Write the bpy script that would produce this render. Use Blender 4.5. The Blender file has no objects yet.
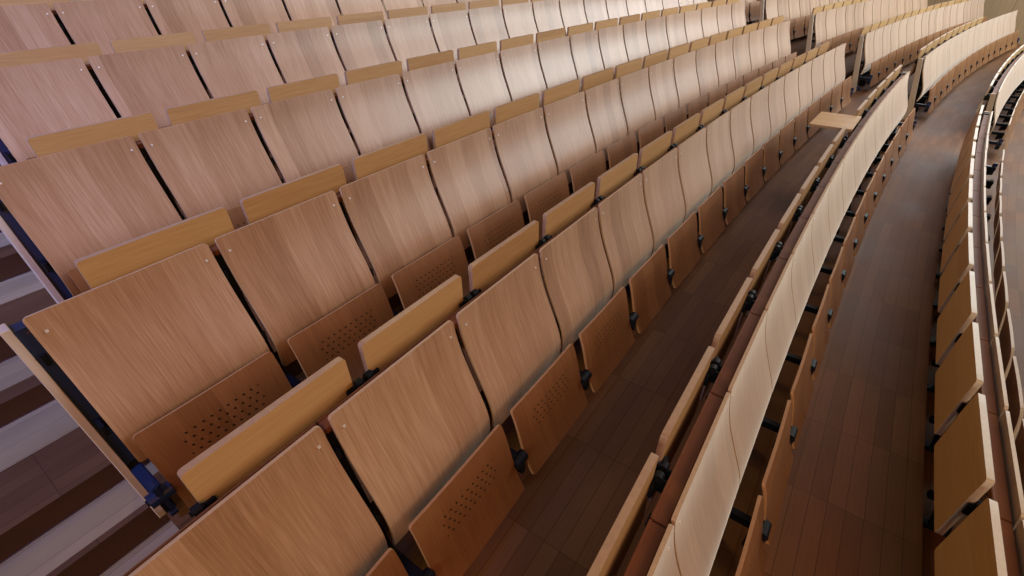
import bpy, bmesh, math, random
from mathutils import Matrix, Vector
random.seed(4)
C = bpy.context.scene.collection
PI = math.pi

# ------------------------------------------------------------------ layout
R0 = 56.160                                    # radius of the arc of the second row (backrest top)
RK = {-1: -0.912, 0: 0.0, 1: 0.8825, 2: 1.698, 3: 2.636, 4: 3.637, 5: 4.522, 6: 5.50}
ZK = {-1: -0.3087, 0: 0.006, 1: 0.197, 2: 0.437, 3: 0.630, 4: 0.865, 5: 1.111, 6: 1.33}
W = 0.55
T0 = {-1: -0.629, 0: -0.353, 1: -0.174, 2: 0.0190, 3: 0.212, 4: 0.4245, 5: 0.608}
SHIFT = {-1: 0.0, 0: 0.0, 1: 0.008, 2: -0.030, 3: -0.045, 4: -0.03, 5: -0.02}          # play of the desk flaps along the row   # near end of every row
N1 = {-1: 15, 0: 15, 1: 16, 2: 16, 3: 17, 4: 18, 5: 19}
S2 = {-1: 8.95, 0: 9.13, 1: 9.62, 2: 9.74, 3: 10.0, 4: 10.2}                       # near end of the far block
N2 = {-1: 13, 0: 15, 1: 16, 2: 13, 3: 8, 4: 3}
FLOOR = -0.83                                  # floor below the backrest top
SH = -R0
T_WALL = 18.75

def wk(k): return W * R0 / (R0 + RK[k])        # seat pitch in arc measure
def pos(t, rr, z):
    th = -t / R0
    return Vector(((R0 + rr) * math.cos(th) + SH, (R0 + rr) * math.sin(th), z))
def rotz(t): return -PI / 2 - t / R0

# ------------------------------------------------------------------ materials
def new_mat(name):
    m = bpy.data.materials.new(name); m.use_nodes = True
    nt = m.node_tree
    for n in list(nt.nodes): nt.nodes.remove(n)
    out = nt.nodes.new('ShaderNodeOutputMaterial'); b = nt.nodes.new('ShaderNodeBsdfPrincipled')
    nt.links.new(b.outputs[0], out.inputs[0])
    return m, nt, b
def math_node(nt, op, a=None, b=None, clamp=False):
    n = nt.nodes.new('ShaderNodeMath'); n.operation = op; n.use_clamp = clamp
    if op == 'MULTIPLY_ADD': n.inputs[2].default_value = 0.06
    for i, v in enumerate((a, b)):
        if v is None: continue
        if isinstance(v, (int, float)): n.inputs[i].default_value = v
        else: nt.links.new(v, n.inputs[i])
    return n.outputs[0]
def mixc(nt, fac, a, b, mode='MIX'):
    n = nt.nodes.new('ShaderNodeMix'); n.data_type = 'RGBA'; n.blend_type = mode
    for s, v in ((n.inputs[0], fac), (n.inputs[6], a), (n.inputs[7], b)):
        if isinstance(v, (int, float)): s.default_value = v
        elif isinstance(v, tuple): s.default_value = (*v, 1)
        else: nt.links.new(v, s)
    return n.outputs[2]
def veneer(name, dark, mid, light, rough=0.4, band=9.0, grain_axis='Z', holes=False, spec=0.5, coat=0.0, sheen=0.0):
    """oak / beech veneer: leaves side by side, fine pores along the grain, one tone per board"""
    m, nt, b = new_mat(name)
    tc = nt.nodes.new('ShaderNodeTexCoord'); oi = nt.nodes.new('ShaderNodeObjectInfo')
    sep = nt.nodes.new('ShaderNodeSeparateXYZ'); nt.links.new(tc.outputs['Object'], sep.inputs[0])
    across = sep.outputs['X'] if grain_axis == 'Z' else sep.outputs['Z']
    # leaves
    off = math_node(nt, 'MULTIPLY', oi.outputs['Random'], 37.0)
    bx = math_node(nt, 'ADD', math_node(nt, 'MULTIPLY', across, band), off)
    fl = math_node(nt, 'FLOOR', bx)
    wn = nt.nodes.new('ShaderNodeTexWhiteNoise'); wn.noise_dimensions = '1D'; nt.links.new(fl, wn.inputs['W'])
    # pores
    mp = nt.nodes.new('ShaderNodeMapping'); nt.links.new(tc.outputs['Object'], mp.inputs[0])
    mp.inputs['Scale'].default_value = (190, 0.01, 7) if grain_axis == 'Z' else (7, 0.01, 190)
    ns = nt.nodes.new('ShaderNodeTexNoise'); ns.noise_dimensions = '4D'; nt.links.new(mp.outputs[0], ns.inputs[0])
    nt.links.new(off, ns.inputs['W']); ns.inputs['Scale'].default_value = 1.0; ns.inputs['Detail'].default_value = 2
    mp2 = nt.nodes.new('ShaderNodeMapping'); nt.links.new(tc.outputs['Object'], mp2.inputs[0])
    mp2.inputs['Scale'].default_value = (26, 0.01, 1.6) if grain_axis == 'Z' else (1.6, 0.01, 26)
    n2 = nt.nodes.new('ShaderNodeTexNoise'); n2.noise_dimensions = '4D'; nt.links.new(mp2.outputs[0], n2.inputs[0])
    nt.links.new(off, n2.inputs['W']); n2.inputs['Scale'].default_value = 1.0; n2.inputs['Detail'].default_value = 3
    f = math_node(nt, 'ADD', math_node(nt, 'MULTIPLY_ADD', wn.outputs['Value'], 0.38),
                  math_node(nt, 'MULTIPLY', n2.outputs['Fac'], 0.32))
    f = math_node(nt, 'ADD', f, math_node(nt, 'MULTIPLY', oi.outputs['Random'], 0.26))
    f = math_node(nt, 'ADD', f, math_node(nt, 'MULTIPLY', math_node(nt, 'SUBTRACT', ns.outputs['Fac'], 0.5), 0.95), clamp=True)
    cr = nt.nodes.new('ShaderNodeValToRGB'); nt.links.new(f, cr.inputs[0])
    e = cr.color_ramp.elements
    e[0].position = 0.05; e[0].color = (*dark, 1); e[1].position = 0.95; e[1].color = (*light, 1)
    x = e.new(0.5); x.color = (*mid, 1)
    col = cr.outputs[0]
    if holes:      # small round perforations drilled through the seat in a slanted field
        def cell(v, s, shift=0.0):
            q = math_node(nt, 'ADD', math_node(nt, 'MULTIPLY', v, s), shift)
            return q
        X = sep.outputs['X']; Z = sep.outputs['Z']
        P = 0.029
        u = math_node(nt, 'MULTIPLY', math_node(nt, 'ADD', X, math_node(nt, 'MULTIPLY', Z, 0.5)), 1 / P)
        v = math_node(nt, 'MULTIPLY', Z, 1 / (P * 0.9))
        du = math_node(nt, 'SUBTRACT', math_node(nt, 'FRACT', u), 0.5)
        dv = math_node(nt, 'SUBTRACT', math_node(nt, 'FRACT', v), 0.5)
        d2 = math_node(nt, 'ADD', math_node(nt, 'MULTIPLY', du, du), math_node(nt, 'MULTIPLY', dv, dv))
        hole = math_node(nt, 'LESS_THAN', d2, 0.026)
        inx = math_node(nt, 'LESS_THAN', math_node(nt, 'ABSOLUTE', X), 0.14)
        inz = math_node(nt, 'LESS_THAN', math_node(nt, 'ABSOLUTE', math_node(nt, 'ADD', Z, 0.522)), 0.052)
        hole = math_node(nt, 'MULTIPLY', hole, math_node(nt, 'MULTIPLY', inx, inz))
        col = mixc(nt, hole, col, (0.012, 0.006, 0.003))
    nt.links.new(col, b.inputs['Base Color'])
    b.inputs['Roughness'].default_value = rough
    b.inputs['Specular IOR Level'].default_value = spec
    b.inputs['Sheen Weight'].default_value = sheen; b.inputs['Sheen Roughness'].default_value = 0.35; b.inputs['Sheen Tint'].default_value = (1.0, 0.95, 0.88, 1)
    b.inputs['Coat Weight'].default_value = coat; b.inputs['Coat Roughness'].default_value = 0.35
    bp = nt.nodes.new('ShaderNodeBump'); bp.inputs['Strength'].default_value = 0.18; bp.inputs['Distance'].default_value = 0.001
    nt.links.new(ns.outputs['Fac'], bp.inputs['Height']); nt.links.new(bp.outputs[0], b.inputs['Normal'])
    return m
def plain(name, col, rough=0.5, metal=0.0, spec=0.5, noise=0.0):
    m, nt, b = new_mat(name)
    tc = nt.nodes.new('ShaderNodeTexCoord'); n = nt.nodes.new('ShaderNodeTexNoise')
    nt.links.new(tc.outputs['Object'], n.inputs[0]); n.inputs['Scale'].default_value = 60
    d = tuple(c * (1 - noise) for c in col); l = tuple(min(1, c * (1 + noise)) for c in col)
    nt.links.new(mixc(nt, n.outputs['Fac'], d, l), b.inputs['Base Color'])
    b.inputs['Roughness'].default_value = rough; b.inputs['Metallic'].default_value = metal
    b.inputs['Specular IOR Level'].default_value = spec
    return m
def planks(name, c1, c2, c3, rough=0.45, pw=0.07, pl=0.48, spec=0.3):
    m, nt, b = new_mat(name)
    uv = nt.nodes.new('ShaderNodeUVMap'); uv.uv_map = 'plan'
    br = nt.nodes.new('ShaderNodeTexBrick'); nt.links.new(uv.outputs[0], br.inputs[0])
    br.inputs['Scale'].default_value = 1.0; br.inputs['Brick Width'].default_value = pl; br.inputs['Row Height'].default_value = pw
    br.inputs['Mortar Size'].default_value = 0.0012; br.inputs['Bias'].default_value = 0.0
    br.offset = 0.37; br.offset_frequency = 1
    br.inputs['Color1'].default_value = (*c1, 1); br.inputs['Color2'].default_value = (*c2, 1); br.inputs['Mortar'].default_value = (*[c * 0.35 for c in c1], 1)
    mp = nt.nodes.new('ShaderNodeMapping'); nt.links.new(uv.outputs[0], mp.inputs[0]); mp.inputs['Scale'].default_value = (6, 110, 1)
    ns = nt.nodes.new('ShaderNodeTexNoise'); nt.links.new(mp.outputs[0], ns.inputs[0]); ns.inputs['Scale'].default_value = 1; ns.inputs['Detail'].default_value = 3
    mp3 = nt.nodes.new('ShaderNodeMapping'); nt.links.new(uv.outputs[0], mp3.inputs[0]); mp3.inputs['Scale'].default_value = (0.9, 1.7, 1)
    n3 = nt.nodes.new('ShaderNodeTexNoise'); nt.links.new(mp3.outputs[0], n3.inputs[0]); n3.inputs['Scale'].default_value = 1.2; n3.inputs['Detail'].default_value = 3
    col = mixc(nt, math_node(nt, 'MULTIPLY', ns.outputs['Fac'], 0.62), br.outputs['Color'], c3)
    col = mixc(nt, 0.55, col, n3.outputs['Fac'], 'OVERLAY')
    nt.links.new(col, b.inputs['Base Color'])
    r = math_node(nt, 'ADD', math_node(nt, 'MULTIPLY', n3.outputs['Fac'], 0.25), rough - 0.1)
    nt.links.new(r, b.inputs['Roughness']); b.inputs['Specular IOR Level'].default_value = spec
    bp = nt.nodes.new('ShaderNodeBump'); bp.inputs['Strength'].default_value = 0.12; bp.inputs['Distance'].default_value = 0.001
    nt.links.new(ns.outputs['Fac'], bp.inputs['Height']); nt.links.new(bp.outputs[0], b.inputs['Normal'])
    return m

M_BACK = veneer('beech_backrest', (0.240, 0.115, 0.055), (0.390, 0.222, 0.130), (0.540, 0.358, 0.245), 0.42, 8.5, coat=0.35, sheen=0.9)
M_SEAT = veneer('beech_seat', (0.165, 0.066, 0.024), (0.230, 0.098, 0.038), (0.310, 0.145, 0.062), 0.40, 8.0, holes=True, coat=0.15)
M_SEDGE = plain('seat_edge', (0.42, 0.23, 0.11), 0.45, noise=0.2)
M_FLAP = veneer('beech_flap', (0.390, 0.210, 0.085), (0.500, 0.295, 0.130), (0.590, 0.380, 0.185), 0.42, 3.0, 'X', coat=0.2)
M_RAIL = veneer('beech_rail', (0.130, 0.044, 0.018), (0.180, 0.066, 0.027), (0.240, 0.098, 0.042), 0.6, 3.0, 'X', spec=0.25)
M_CHEEK = veneer('beech_end_panel', (0.48, 0.40, 0.34), (0.56, 0.48, 0.42), (0.64, 0.56, 0.50), 0.45, 6.0)
M_EDGE = plain('plywood_edge', (0.48, 0.34, 0.23), 0.5, noise=0.2)
M_FEDGE = plain('flap_edge', (0.40, 0.27, 0.18), 0.45, noise=0.2)
M_PALE = plain('pale_edge', (0.66, 0.58, 0.50), 0.45, noise=0.1)
M_BLACK = plain('black_steel', (0.006, 0.008, 0.014), 0.55, 0.0, 0.2)
M_NAVY = plain('navy_steel', (0.010, 0.024, 0.080), 0.4, 0.0, 0.5)
M_SCREW = plain('screw_steel', (0.80, 0.80, 0.84), 0.45, 0.35)
M_FLOOR = planks('parquet_floor', (0.130, 0.056, 0.024), (0.195, 0.090, 0.040), (0.088, 0.037, 0.016), rough=0.55, spec=0.12)
M_FLOORD = planks('stair_parquet', (0.095, 0.046, 0.025), (0.135, 0.070, 0.040), (0.070, 0.033, 0.018))
M_FLOORL = planks('pale_tread_strip', (0.30, 0.25, 0.165), (0.42, 0.34, 0.225), (0.22, 0.17, 0.11), pw=0.115, pl=1.9)  # paler tone for the strip along the back of each tread
M_RISER = planks('riser_board', (0.075, 0.036, 0.020), (0.10, 0.048, 0.026), (0.055, 0.026, 0.014), pw=0.2, pl=2.2)
M_NOSE = plain('steel_nosing', (0.45, 0.42, 0.52), 0.35, 1.0)

# ------------------------------------------------------------------ mesh helpers
def link(name, bm, mats, parent=None, smooth=False, rc=True):
    if rc: bmesh.ops.recalc_face_normals(bm, faces=bm.faces[:])
    me = bpy.data.meshes.new(name); bm.to_mesh(me); bm.free()
    for m in (mats if isinstance(mats, (list, tuple)) else [mats]): me.materials.append(m)
    if smooth:
        me.polygons.foreach_set('use_smooth', [True] * len(me.polygons))
        try: me.set_sharp_from_angle(angle=math.radians(38))
        except Exception: pass
    o = bpy.data.objects.new(name, me); C.objects.link(o)
    if parent: o.parent = parent
    return o
def empty(name): 
    o = bpy.data.objects.new(name, None); C.objects.link(o); o.empty_display_size = 0.1
    return o
def tag(o, label=None, cat=None, group=None, kind=None):
    for k, v in (('label', label), ('category', cat), ('group', group), ('kind', kind)):
        if v: o[k] = v
    return o
def box(bm, x0, x1, y0, y1, z0, z1, mi=0, bev=0.0):
    r = bmesh.ops.create_cube(bm, size=1)
    for v in r['verts']:
        v.co = Vector(((x0 + x1) / 2 + v.co.x * (x1 - x0), (y0 + y1) / 2 + v.co.y * (y1 - y0), (z0 + z1) / 2 + v.co.z * (z1 - z0)))
    fs = set(f for v in r['verts'] for f in v.link_faces)
    for f in fs: f.material_index = mi
    if bev:
        es = list(set(e for f in fs for e in f.edges))
        bmesh.ops.bevel(bm, geom=es, offset=bev, segments=2, affect='EDGES')
def cyl(bm, p, axis, r, h, seg=14, mi=0):
    q = bmesh.ops.create_cone(bm, cap_ends=True, segments=seg, radius1=r, radius2=r, depth=h)
    rot = Vector((0, 0, 1)).rotation_difference(Vector(axis)).to_matrix().to_4x4()
    for v in q['verts']: v.co = (rot @ v.co) + Vector(p)
    for f in set(f for v in q['verts'] for f in v.link_faces): f.material_index = mi
def spline(pts, n):
    out = []
    P = [Vector(p) for p in pts]; P = [2 * P[0] - P[1]] + P + [2 * P[-1] - P[-2]]
    L = len(P) - 3
    for i in range(n + 1):
        u = i / n * L; j = min(int(u), L - 1); s = u - j
        a, b, c, d = P[j:j + 4]
        out.append(0.5 * ((2 * b) + (c - a) * s + (2 * a - 5 * b + 4 * c - d) * s * s + (3 * b - a - 3 * c + d) * s ** 3))
    return out
def panel_bm(profile, width, thick, rad, n=14, nx=6, bow=0.0):
    """moulded plywood sheet: profile of (y,z) points from top to bottom, rounded corners, plies on the rim (slot 1)"""
    pts = spline(profile, 60)
    cum = [0]
    for a, b in zip(pts, pts[1:]): cum.append(cum[-1] + (b - a).length)
    L = cum[-1]
    def at(s):
        for i in range(len(cum) - 1):
            if s <= cum[i + 1] + 1e-9:
                f = (s - cum[i]) / max(1e-9, cum[i + 1] - cum[i]); return pts[i].lerp(pts[i + 1], f), (pts[i + 1] - pts[i]).normalized()
        return pts[-1], (pts[-1] - pts[-2]).normalized()
    ss = [rad * (1 - math.cos(a * PI / 2 / 5)) for a in range(6)]
    ss = ss + [rad + (L - 2 * rad) * i / n for i in range(1, n)] + [L - q for q in reversed(ss)]
    bm = bmesh.new(); F = []; B = []
    for s in ss:
        p, tn = at(s)
        e = min(s, L - s); ins = 0
        if e < rad: ins = rad - math.sqrt(max(0, rad * rad - (rad - e) ** 2))
        hw = width / 2 - ins
        nrm = Vector((tn.y, -tn.x))                     # towards the sitter (-y) for a profile running down
        if nrm.x > 0: nrm = -nrm
        rf = []; rb = []
        for i in range(nx + 1):
            x = -hw + 2 * hw * i / nx
            dy = bow * (1 - (2 * x / width) ** 2)
            q = p + nrm * 0
            rf.append(bm.verts.new((x, q.x + dy, q.y)))
            q = p - nrm * thick
            rb.append(bm.verts.new((x, q.x + dy, q.y)))
        F.append(rf); B.append(rb)
    def quad(a, b, c, d, mi):
        f = bm.faces.new((a, b, c, d)); f.material_index = mi
    for j in range(len(ss) - 1):
        for i in range(nx):
            quad(F[j][i], F[j][i + 1], F[j + 1][i + 1], F[j + 1][i], 0)
            quad(B[j][i + 1], B[j][i], B[j + 1][i], B[j + 1][i + 1], 0)
        quad(F[j][0], F[j + 1][0], B[j + 1][0], B[j][0], 1)
        quad(F[j][nx], B[j][nx], B[j + 1][nx], F[j + 1][nx], 1)
    for i in range(nx):
        quad(F[0][i], B[0][i], B[0][i + 1], F[0][i + 1], 1)
        quad(F[-1][i + 1], B[-1][i + 1], B[-1][i], F[-1][i], 1)
    return bm
def prism(bm, poly, x0, x1, mi=0):
    """polygon in (y,z) extruded along x"""
    a = [bm.verts.new((x0, y, z)) for y, z in poly]; b = [bm.verts.new((x1, y, z)) for y, z in poly]
    fs = [bm.faces.new(a), bm.faces.new(b[::-1])]
    for i in range(len(poly)):
        j = (i + 1) % len(poly); fs.append(bm.faces.new((a[j], a[i], b[i], b[j])))
    for f in fs: f.material_index = mi

# ------------------------------------------------------------------ prototypes (local: x along the row, y outward/back, z up; origin on the backrest top)
BACKP = [(0.000, 0.000), (-0.012, -0.08), (-0.036, -0.17), (-0.074, -0.27), (-0.110, -0.36), (-0.130, -0.43), (-0.132, -0.50), (-0.118, -0.58)]
SEATP = [(-0.207, -0.400), (-0.226, -0.455), (-0.242, -0.520), (-0.260, -0.600), (-0.285, -0.680), (-0.312, -0.735)]
def make_seat(bw, dy=0.0, dz=0.0, edge=None, sw=0.476):
    t = empty('auditorium_seat')
    bk = link('backrest', panel_bm(BACKP, bw, 0.012, 0.013), [M_BACK, edge or M_EDGE], t, True)
    for s in (-1, 1):
        b = bmesh.new(); cyl(b, (s * 0.232, -0.0085, -0.058), (0, -1, 0.15), 0.0046, 0.005, 12)
        link('screw', b, M_SCREW, bk, True)
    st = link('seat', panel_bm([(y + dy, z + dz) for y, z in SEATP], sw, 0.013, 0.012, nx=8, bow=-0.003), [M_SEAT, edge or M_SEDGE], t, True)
    # black swivel bracket on the underside of the tip-up seat
    b = bmesh.new()
    box(b, 0.205, 0.228, -0.244, -0.214, -0.69, -0.590, bev=0.004)
    link('seat_bracket', b, M_BLACK, st)
    # steel upright between two seats: a plate that widens to the floor with a channel in front
    b = bmesh.new()
    prism(b, [(0.026, -0.052), (0.068, -0.052), (-0.055, FLOOR + 0.03), (0.03, FLOOR + 0.012), (0.03, FLOOR), (-0.135, FLOOR), (-0.135, FLOOR + 0.03)], -W / 2 - 0.019, -W / 2 + 0.019)
    for zz, yy in ((-0.14, -0.012), (-0.40, -0.108)):
        box(b, -W / 2 - 0.006, -W / 2 + 0.006, yy, 0.03 + 0.2 * (zz + 0.05), zz - 0.02, zz + 0.02)
    link('upright', b, M_BLACK, t)
    b = bmesh.new()
    box(b, -W / 2 - 0.018, -W / 2 + 0.018, -0.262, 0.02, -0.638, -0.602, bev=0.004)
    cyl(b, (-W / 2, -0.262, -0.62), (1, 0, 0), 0.024, 0.066)
    cyl(b, (-W / 2, -0.262, -0.62), (1, 0, 0), 0.012, 0.078)
    box(b, -W / 2 - 0.012, -W / 2 + 0.012, -0.285, -0.245, -0.69, -0.62, bev=0.004)
    link('pivot_arm', b, M_BLACK, t)
    return t
FLAP_L = 0.478
def flap_parts(t, opened=False, edge=None):
    if not opened:
        prof = [(0.100, 0.058), (0.102, -0.05), (0.102, -0.17), (0.102, -0.295)]
        bm = panel_bm(prof, FLAP_L, 0.022, 0.013, n=6)
    else:
        prof = [(0.385, 0.012), (0.28, 0.012), (0.18, 0.012), (0.065, 0.012)]
        bm = panel_bm(prof, FLAP_L, 0.020, 0.010, n=6)
    fl = link('flap', bm, [M_FLAP, edge or M_FEDGE], t, True)
    for s in (-1, 1):
        b = bmesh.new(); x = s * (FLAP_L / 2 + 0.012)
        box(b, x - 0.008, x + 0.008, 0.050, 0.118, -0.120, -0.062, bev=0.004)
        cyl(b, (x, 0.088, -0.055), (1, 0, 0), 0.015, 0.022)
        cyl(b, (x, 0.088, -0.055), (1, 0, 0), 0.007, 0.034)
        xa, xb = sorted((x, x - s * 0.045))
        box(b, xa, xb, 0.088, 0.101, -0.115, -0.060, bev=0.003)
        link('hinge', b, M_BLACK, t)
    return t
def make_flap(edge=None):
    t = empty('folding_desk'); return flap_parts(t, False, edge)

def copy_tree(o, parent=None, skip=()):
    c = o.copy(); C.objects.link(c)
    if parent: c.parent = parent
    for ch in o.children:
        if ch.name.split('.')[0] in skip: continue
        copy_tree(ch, c, skip)
    return c

# ------------------------------------------------------------------ words for the labels
ORD = ['', 'first', 'second', 'third', 'fourth', 'fifth', 'sixth', 'seventh', 'eighth', 'ninth', 'tenth', 'eleventh', 'twelfth',
       'thirteenth', 'fourteenth', 'fifteenth', 'sixteenth', 'seventeenth', 'eighteenth', 'nineteenth', 'twentieth']
ROWN = {-1: 'lowest row', 0: 'second lowest row', 1: 'third lowest row', 2: 'fourth lowest row', 3: 'third highest row', 4: 'second highest row', 5: 'highest row'}
ROWG = {k: v for k, v in ROWN.items()}

# ------------------------------------------------------------------ camera (needed for the in-view test of the repeats)
A, B_, C_ = -2.516755, 0.961349, -0.037898
FPX = 460.031
cm = Matrix.Rotation(A, 4, 'Z') @ Matrix.Rotation(B_, 4, 'X') @ Matrix.Rotation(C_, 4, 'Z')
CAM = Vector((56.115448 + SH, 0, 1.213670))
cam_d = bpy.data.cameras.new('camera'); cam = bpy.data.objects.new('camera', cam_d); C.objects.link(cam)
cam.matrix_world = Matrix.Translation(CAM) @ cm
cam_d.sensor_width = 36; cam_d.lens = FPX / 1024 * 36; cam_d.clip_start = 0.05; cam_d.clip_end = 200
bpy.context.scene.camera = cam
CI = cm.to_3x3().transposed()
def in_view(k, t, pts, mg=0):
    for dx, y, z in pts:
        p = CI @ (pos(t + dx, RK[k] + y, ZK[k] + z) - CAM)
        if p.z > -0.05: continue
        u = 512 + FPX * p.x / -p.z; v = 288 - FPX * p.y / -p.z
        if -mg < u < 1024 + mg and -mg < v < 576 + mg: return True
    return False
SP = [(dx, y, z) for dx in (-0.25, -0.12, 0, 0.12, 0.25) for y, z in ((0, 0), (-0.08, -0.28), (-0.2, -0.4), (-0.16, -0.55), (-0.3, -0.7))]
FP = [(dx, 0.11, z) for dx in (-0.23, -0.1, 0, 0.1, 0.23) for z in (0.062, -0.1)]

# ------------------------------------------------------------------ seats
seat0 = make_seat(0.521); seat1 = make_seat(0.540, sw=0.500); seat2 = make_seat(0.538, -0.055, 0.02, M_PALE); desk0 = make_flap(); desk1 = make_flap(M_PALE)
used = {'s': False, 'w': False, 'v': False, 'd': False, 'e': False}
def place(src, key, k, t, skip=()):
    if not used[key]: o = src; used[key] = True
    else: o = copy_tree(src, None, skip)
    o.location = pos(t, RK[k], ZK[k]); o.rotation_euler = (0, 0, rotz(t))
    return o
def row_items(k, ts, pts, mg=25):
    return [(i, t) for i, t in enumerate(ts) if in_view(k, t, pts, mg)]
OPEN_T = None
for k in range(-1, 6):
    wkk = wk(k)
    for block in (1, 2):
        if block == 1: s0, n = T0[k], N1[k]
        else:
            if k not in S2: continue
            s0, n = S2[k], N2[k]
        # ---- seats
        ts = [s0 + (i + 0.5) * wkk for i in range(n)]
        vis = row_items(k, ts, SP)
        cnt = len(vis)
        for q, (i, t) in enumerate(vis):
            far = t > 5
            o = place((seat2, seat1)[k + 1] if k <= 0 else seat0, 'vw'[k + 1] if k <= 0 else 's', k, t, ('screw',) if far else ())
            if block == 1:
                if n - i <= cnt - q and (n - i) <= 8: lab = f'folded wooden seat, {ORD[n - i]} from the cross aisle, {ROWN[k]}, near block'
                else: lab = f'folded wooden seat, {ORD[q + 1]} visible from the near end, {ROWN[k]}, near block'
            else: lab = f'folded wooden seat, {ORD[i + 1]} beyond the cross aisle, {ROWN[k]}, far block'
            tag(o, lab, 'seat', f'seats of the {ROWG[k]}, {"near" if block == 1 else "far"} block')
        # ---- folding desks; they line up with the seats of the row behind
        if k == -1: d0 = T0[-1]
        else: d0 = (T0[k + 1] if k < 5 else T0[5] + 0.19)
        if block == 2: d0 = s0 + (0.16 if k >= 0 else 0.0)
        kb = k + 1 if k >= 0 else k
        wb = W * R0 / (R0 + (RK[kb] if kb in RK else RK[k]))
        tend = s0 + n * wkk
        ts = []
        t = d0 + 0.5 * wb + (SHIFT[k] if block == 1 else 0)
        while t + 0.23 < tend + 0.02 and not (block == 2 and k == 0 and len(ts) >= 10): ts.append(t); t += wb
        vis = row_items(k, ts, FP)
        nn = len(ts); cnt = len(vis)
        for q, (i, t) in enumerate(vis):
            if k == 0 and block == 1 and abs(t - 4.98) < 0.2:
                o = empty('folding_desk'); flap_parts(o, True)
                o.location = pos(t + 0.05, RK[k], ZK[k]); o.rotation_euler = (0, 0, rotz(t))
                tag(o, 'small wooden desk flap left open flat over the walkway behind the second lowest row', 'desk', f'folding desks of the {ROWG[k]}, near block')
                continue
            o = place(desk1 if k == -1 else desk0, 'e' if k == -1 else 'd', k, t)
            # a closed flap hangs with a little play of its own
            if block == 1:
                if n > 0 and nn - i <= 8 and k < 5: lab = f'folded desk flap, {ORD[nn - i]} from cross aisle, behind {ROWN[k]}, near block'
                else: lab = f'folded desk flap, {ORD[q + 1]} visible from near end, behind {ROWN[k]}, near block'
            else: lab = f'folded desk flap, {ORD[i + 1]} beyond cross aisle, behind {ROWN[k]}, far block'
            tag(o, lab, 'desk', f'folding desks of the {ROWG[k]}, {"near" if block == 1 else "far"} block')
        # ---- rail: boards end to end on top of the uprights
        rail = empty('desk_rail'); rail.location = pos(s0, RK[k], ZK[k])
        tag(rail, f'narrow brown wooden rail along the top of the {ROWN[k]}, {"near" if block == 1 else "far"} block', 'rail', 'rails behind the backrests')
        inv = Matrix.Translation(-rail.location)
        bmesh0 = None
        ts = [s0 + (i + 0.5) * wkk for i in range(n)]
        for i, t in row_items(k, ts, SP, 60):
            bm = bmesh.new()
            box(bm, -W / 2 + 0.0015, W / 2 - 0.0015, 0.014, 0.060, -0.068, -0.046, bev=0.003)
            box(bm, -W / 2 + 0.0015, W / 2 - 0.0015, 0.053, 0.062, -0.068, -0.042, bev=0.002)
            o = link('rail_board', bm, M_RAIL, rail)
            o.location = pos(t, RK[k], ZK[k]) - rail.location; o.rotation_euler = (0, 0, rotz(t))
        # ---- end panels with their steel
        for side, te in ((-1, s0), (1, s0 + n * wkk)):
            if not in_view(k, te, [(0, 0, 0), (0, 0, -0.3), (0, -0.1, -0.7)], 40): continue
            ep = empty('end_panel'); ep.location = pos(te, RK[k], ZK[k]); ep.rotation_euler = (0, 0, rotz(te))
            x0, x1 = (-0.040, -0.016) if side == -1 else (0.020, 0.044)
            bm = bmesh.new()
            prism(bm, [(0.020, -0.022), (0.074, -0.022), (-0.048, -0.72), (0.055, FLOOR + 0.02), (0.055, FLOOR), (-0.140, FLOOR), (-0.140, FLOOR + 0.03)], x0, x1)
            bmesh.ops.bevel(bm, geom=bm.edges[:], offset=0.002, segments=1, affect='EDGES')
            link('side_board', bm, M_CHEEK, ep)
            bm = bmesh.new()
            xa, xb = (-0.016, 0.017) if side == -1 else (-0.018, 0.020)
            prism(bm, [(0.018, -0.034), (0.070, -0.034), (-0.066, FLOOR), (-0.135, FLOOR)], xa, xb)
            link('steel_channel', bm, M_NAVY, ep)
            bm = bmesh.new()
            box(bm, xa - 0.002, xb + 0.002, -0.262, 0.0, -0.640, -0.600, bev=0.004)
            cyl(bm, ((xa + xb) / 2, -0.262, -0.62), (1, 0, 0), 0.026, 0.07)
            box(bm, (xa + xb) / 2 - 0.010, (xa + xb) / 2 + 0.010, -0.285, -0.240, -0.70, -0.56, bev=0.004)
            prism(bm, [(-0.02, -0.64), (-0.02, -0.80), (-0.20, -0.80), (-0.20, -0.785)], xa + 0.004, xb - 0.004)
            link('pivot_bracket', bm, M_NAVY, ep)
            where = {(1, -1): 'near', (1, 1): 'cross aisle', (2, -1): 'cross aisle', (2, 1): 'far wall'}[(block, side)]
            tag(ep, f'pale end panel with navy steel, {where} end, {ROWN[k]}, {"near" if block == 1 else "far"} block', 'panel', 'end panels of the seat rows')

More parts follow.
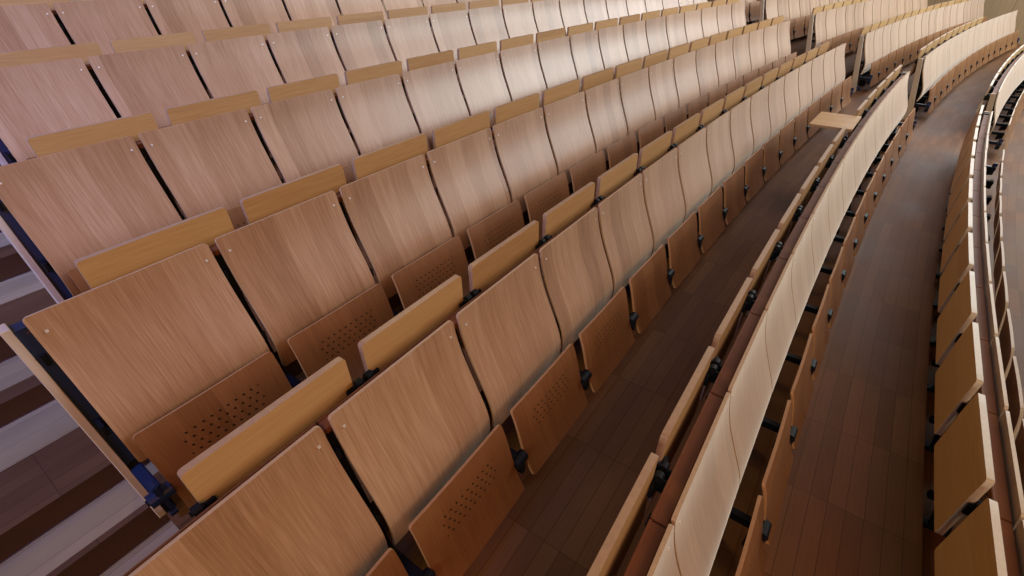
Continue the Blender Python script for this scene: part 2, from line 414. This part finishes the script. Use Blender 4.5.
# ------------------------------------------------------------------ floor, tiers and stairs
def slab(name, r0, r1, t0, t1, z, depth=0.45, mat=M_FLOOR, riser=True, split=None):
    """annular block; top carries the plan UVs; optional paler strip along the back"""
    bm = bmesh.new(); uvl = bm.loops.layers.uv.new('plan')
    n = max(2, int((t1 - t0) / 0.5) + 1)
    rs = [r0, r1] if split is None else [r0, split, r1]
    top = [[bm.verts.new(pos(t0 + (t1 - t0) * i / n, r, z)) for r in rs] for i in range(n + 1)]
    bot = [[bm.verts.new(pos(t0 + (t1 - t0) * i / n, r, z - depth)) for r in (rs[0], rs[-1])] for i in range(n + 1)]
    tt = [t0 + (t1 - t0) * i / n for i in range(n + 1)]
    def face(vs, uvs, mi):
        f = bm.faces.new(vs); f.material_index = mi
        for l, u in zip(f.loops, uvs): l[uvl].uv = u
    for i in range(n):
        for j in range(len(rs) - 1):
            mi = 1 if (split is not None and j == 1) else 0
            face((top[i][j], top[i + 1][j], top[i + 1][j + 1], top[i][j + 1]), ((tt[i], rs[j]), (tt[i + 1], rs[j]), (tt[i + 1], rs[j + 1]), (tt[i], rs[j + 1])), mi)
        face((bot[i][0], bot[i + 1][0], top[i + 1][0], top[i][0]), ((tt[i], -depth), (tt[i + 1], -depth), (tt[i + 1], 0), (tt[i], 0)), 2)
        face((bot[i + 1][1], bot[i][1], top[i][-1], top[i + 1][-1]), ((tt[i + 1], -depth), (tt[i], -depth), (tt[i], 0), (tt[i + 1], 0)), 2)
    for i in (0, n):
        vs = [bot[i][0], bot[i][1]] + list(reversed(top[i]))
        f = bm.faces.new(vs); f.material_index = 2
        for l in f.loops: l[uvl].uv = (l.vert.co.x, l.vert.co.z)
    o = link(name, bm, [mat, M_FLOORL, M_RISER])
    tag(o, kind='structure')
    return o
def nosing(r, t0, t1, z):
    bm = bmesh.new(); n = 6
    for a, b, c, d in ((r, r + 0.007, z - 0.001, z + 0.003),):
        v = [[bm.verts.new(pos(t0 + (t1 - t0) * i / n, rr, zz)) for rr, zz in ((a, c), (b, c), (b, d), (a, d))] for i in range(n + 1)]
        for i in range(n):
            for j in range(4):
                bm.faces.new((v[i][j], v[i][(j + 1) % 4], v[i + 1][(j + 1) % 4], v[i + 1][j]))
        bm.faces.new(v[0]); bm.faces.new(v[n][::-1])
    o = link('stair_nosing', bm, M_NOSE); tag(o, kind='structure'); return o

for k in range(-1, 7):
    zf = ZK[k] + FLOOR
    ra = RK[k - 1] + 0.078 if k > -1 else -6.0
    rb = RK[k] + 0.078 if k < 6 else RK[6] + 2.5
    ta = T0.get(k, 0.8) - 0.02
    te = (T0[k] + N1[k] * wk(k) + 0.04) if k in T0 else 10.4
    sb = S2.get(k, 10.5) - 0.02
    slab('floor', ra, rb, -3 if k == -1 else ta, T_WALL, zf)
# stair flights: near (left) and in the cross aisle
for flight in (0,):
    for k in range(-1, 6):
        zf = ZK[k] + FLOOR
        nx = k + 1
        if flight == 0: t0, t1 = -2.6, T0.get(nx, 0.8) - 0.015
        else:
            t0 = (T0[k] + N1[k] * wk(k) + 0.035)
            t1 = S2.get(k, 10.4) - 0.015
        half = (ZK[nx] - ZK[k]) / 2
        eb = RK[k] + 0.16
        prev = (RK[k - 1] + 0.16 + 0.60) if k > -1 else None
        if prev is not None:
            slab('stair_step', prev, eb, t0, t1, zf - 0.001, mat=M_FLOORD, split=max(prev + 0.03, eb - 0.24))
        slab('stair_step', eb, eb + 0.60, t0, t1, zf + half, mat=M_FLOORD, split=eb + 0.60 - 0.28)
        nosing(eb - 0.009, t0, t1, zf - 0.001)
        nosing(eb + 0.591, t0, t1, zf + half)

# far wall of vertical boards
m, nt, b = new_mat('wall_boards')
tc = nt.nodes.new('ShaderNodeTexCoord'); sp = nt.nodes.new('ShaderNodeSeparateXYZ'); nt.links.new(tc.outputs['Object'], sp.inputs[0])
fr = math_node(nt, 'FRACT', math_node(nt, 'MULTIPLY', math_node(nt, 'ADD', sp.outputs['X'], 0.35), 1 / 0.85))
ln = math_node(nt, 'LESS_THAN', fr, 0.012)
ns = nt.nodes.new('ShaderNodeTexNoise'); mp = nt.nodes.new('ShaderNodeMapping'); nt.links.new(tc.outputs['Object'], mp.inputs[0])
mp.inputs['Scale'].default_value = (14, 14, 1.0); nt.links.new(mp.outputs[0], ns.inputs[0]); ns.inputs['Scale'].default_value = 1.4
c = mixc(nt, ns.outputs['Fac'], (0.40, 0.27, 0.16), (0.52, 0.38, 0.24)); c = mixc(nt, ln, c, (0.16, 0.10, 0.06))
nt.links.new(c, b.inputs['Base Color']); b.inputs['Roughness'].default_value = 0.5
M_WALL = m
bm = bmesh.new(); box(bm, -9, 11, 0.0, 0.2, -1.6, 7)
o = link('wall_far', bm, M_WALL); o.location = pos(T_WALL, 0, 0); o.rotation_euler = (0, 0, -T_WALL / R0 + PI)
# local +x must run along the radius; thickness away from the room
tag(o, kind='structure')

# panelled rear wall behind the highest row
bm = bmesh.new(); box(bm, -10, 22, 0.0, 0.2, -1.5, 3.2)
o = link('wall_back', bm, M_WALL); o.location = pos(0, 7.6, 0); o.rotation_euler = (0, 0, -PI / 2)
tag(o, kind='structure')

# ------------------------------------------------------------------ light
w = bpy.data.worlds.new('world'); bpy.context.scene.world = w; w.use_nodes = True
bg = w.node_tree.nodes['Background']; bg.inputs[0].default_value = (1.0, 0.86, 0.78, 1); bg.inputs[1].default_value = 0.06
def area(name, loc, target, sx, sy, power, col):
    l = bpy.data.lights.new(name, 'AREA'); l.shape = 'RECTANGLE'; l.size = sx; l.size_y = sy; l.energy = power; l.color = col
    o = bpy.data.objects.new(name, l); C.objects.link(o); o.location = loc
    o.rotation_euler = (Vector(target) - Vector(loc)).to_track_quat('-Z', 'Y').to_euler()
    return o
# unseen side daylight, added fill lights, and a cool skylight over the near stair
bg.inputs[0].default_value = (1.0, 0.62, 0.40, 1); bg.inputs[1].default_value = 0.035
area('unseen_side_light', (-6.5, -13.5, 4.4), (0.5, -11, 0), 9, 4, 1120, (0.84, 0.97, 0.97))
area('unseen_side_light', (-3, -17.5, 4.5), (0, -9, 0), 4, 2.5, 360, (0.86, 0.88, 0.92))  # unseen fill added at the far end, strength and colour fitted
area('unseen_side_light', (-1.5, 15, 6), (-0.5, -6, 0), 6, 3, 780, (1.0, 0.91, 0.68))
area('unseen_side_light', (-6.5, -7, 4.0), (0.5, -6, 0), 5, 3, 105, (1.0, 0.50, 0.15))  # orange fill added on the stage side to tint the middle seats
area('unseen_side_light', (-7, 0, 4.0), (1, -1, 0), 5, 3, 30, (1.0, 0.66, 0.25))  # weak warm fill added opposite the near seats
area('added_fill_light', (-1, -8, 4.5), (0.5, -7.5, 0), 2, 3, 105, (1.0, 0.82, 0.70))  # overhead fill added to brighten the far seats and floor
area('added_fill_light', (-1.6, 1.2, 2.3), (0.7, -0.2, 0), 1.0, 1.4, 40, (1.0, 0.36, 0.06))  # unseen orange fill added low down to warm the near panels
area('added_fill_light', (4, -3.5, 4.4), (-0.6, -2.2, -0.6), 1.6, 1.6, 60, (1.0, 0.72, 0.25))  # added in place of warm bounce on the backs of the lowest flaps
sky = area('skylight', (2.2, 2.5, 4.2), (4.2, -0.6, 0.6), 1.5, 1.5, 95, (0.28, 0.36, 1.0)); sky.data.spread = math.radians(95)

vs = bpy.context.scene.view_settings
vs.view_transform = 'Standard'; vs.look = 'None'; vs.gamma = 1.0; vs.exposure = 0.0; vs.use_curve_mapping = False
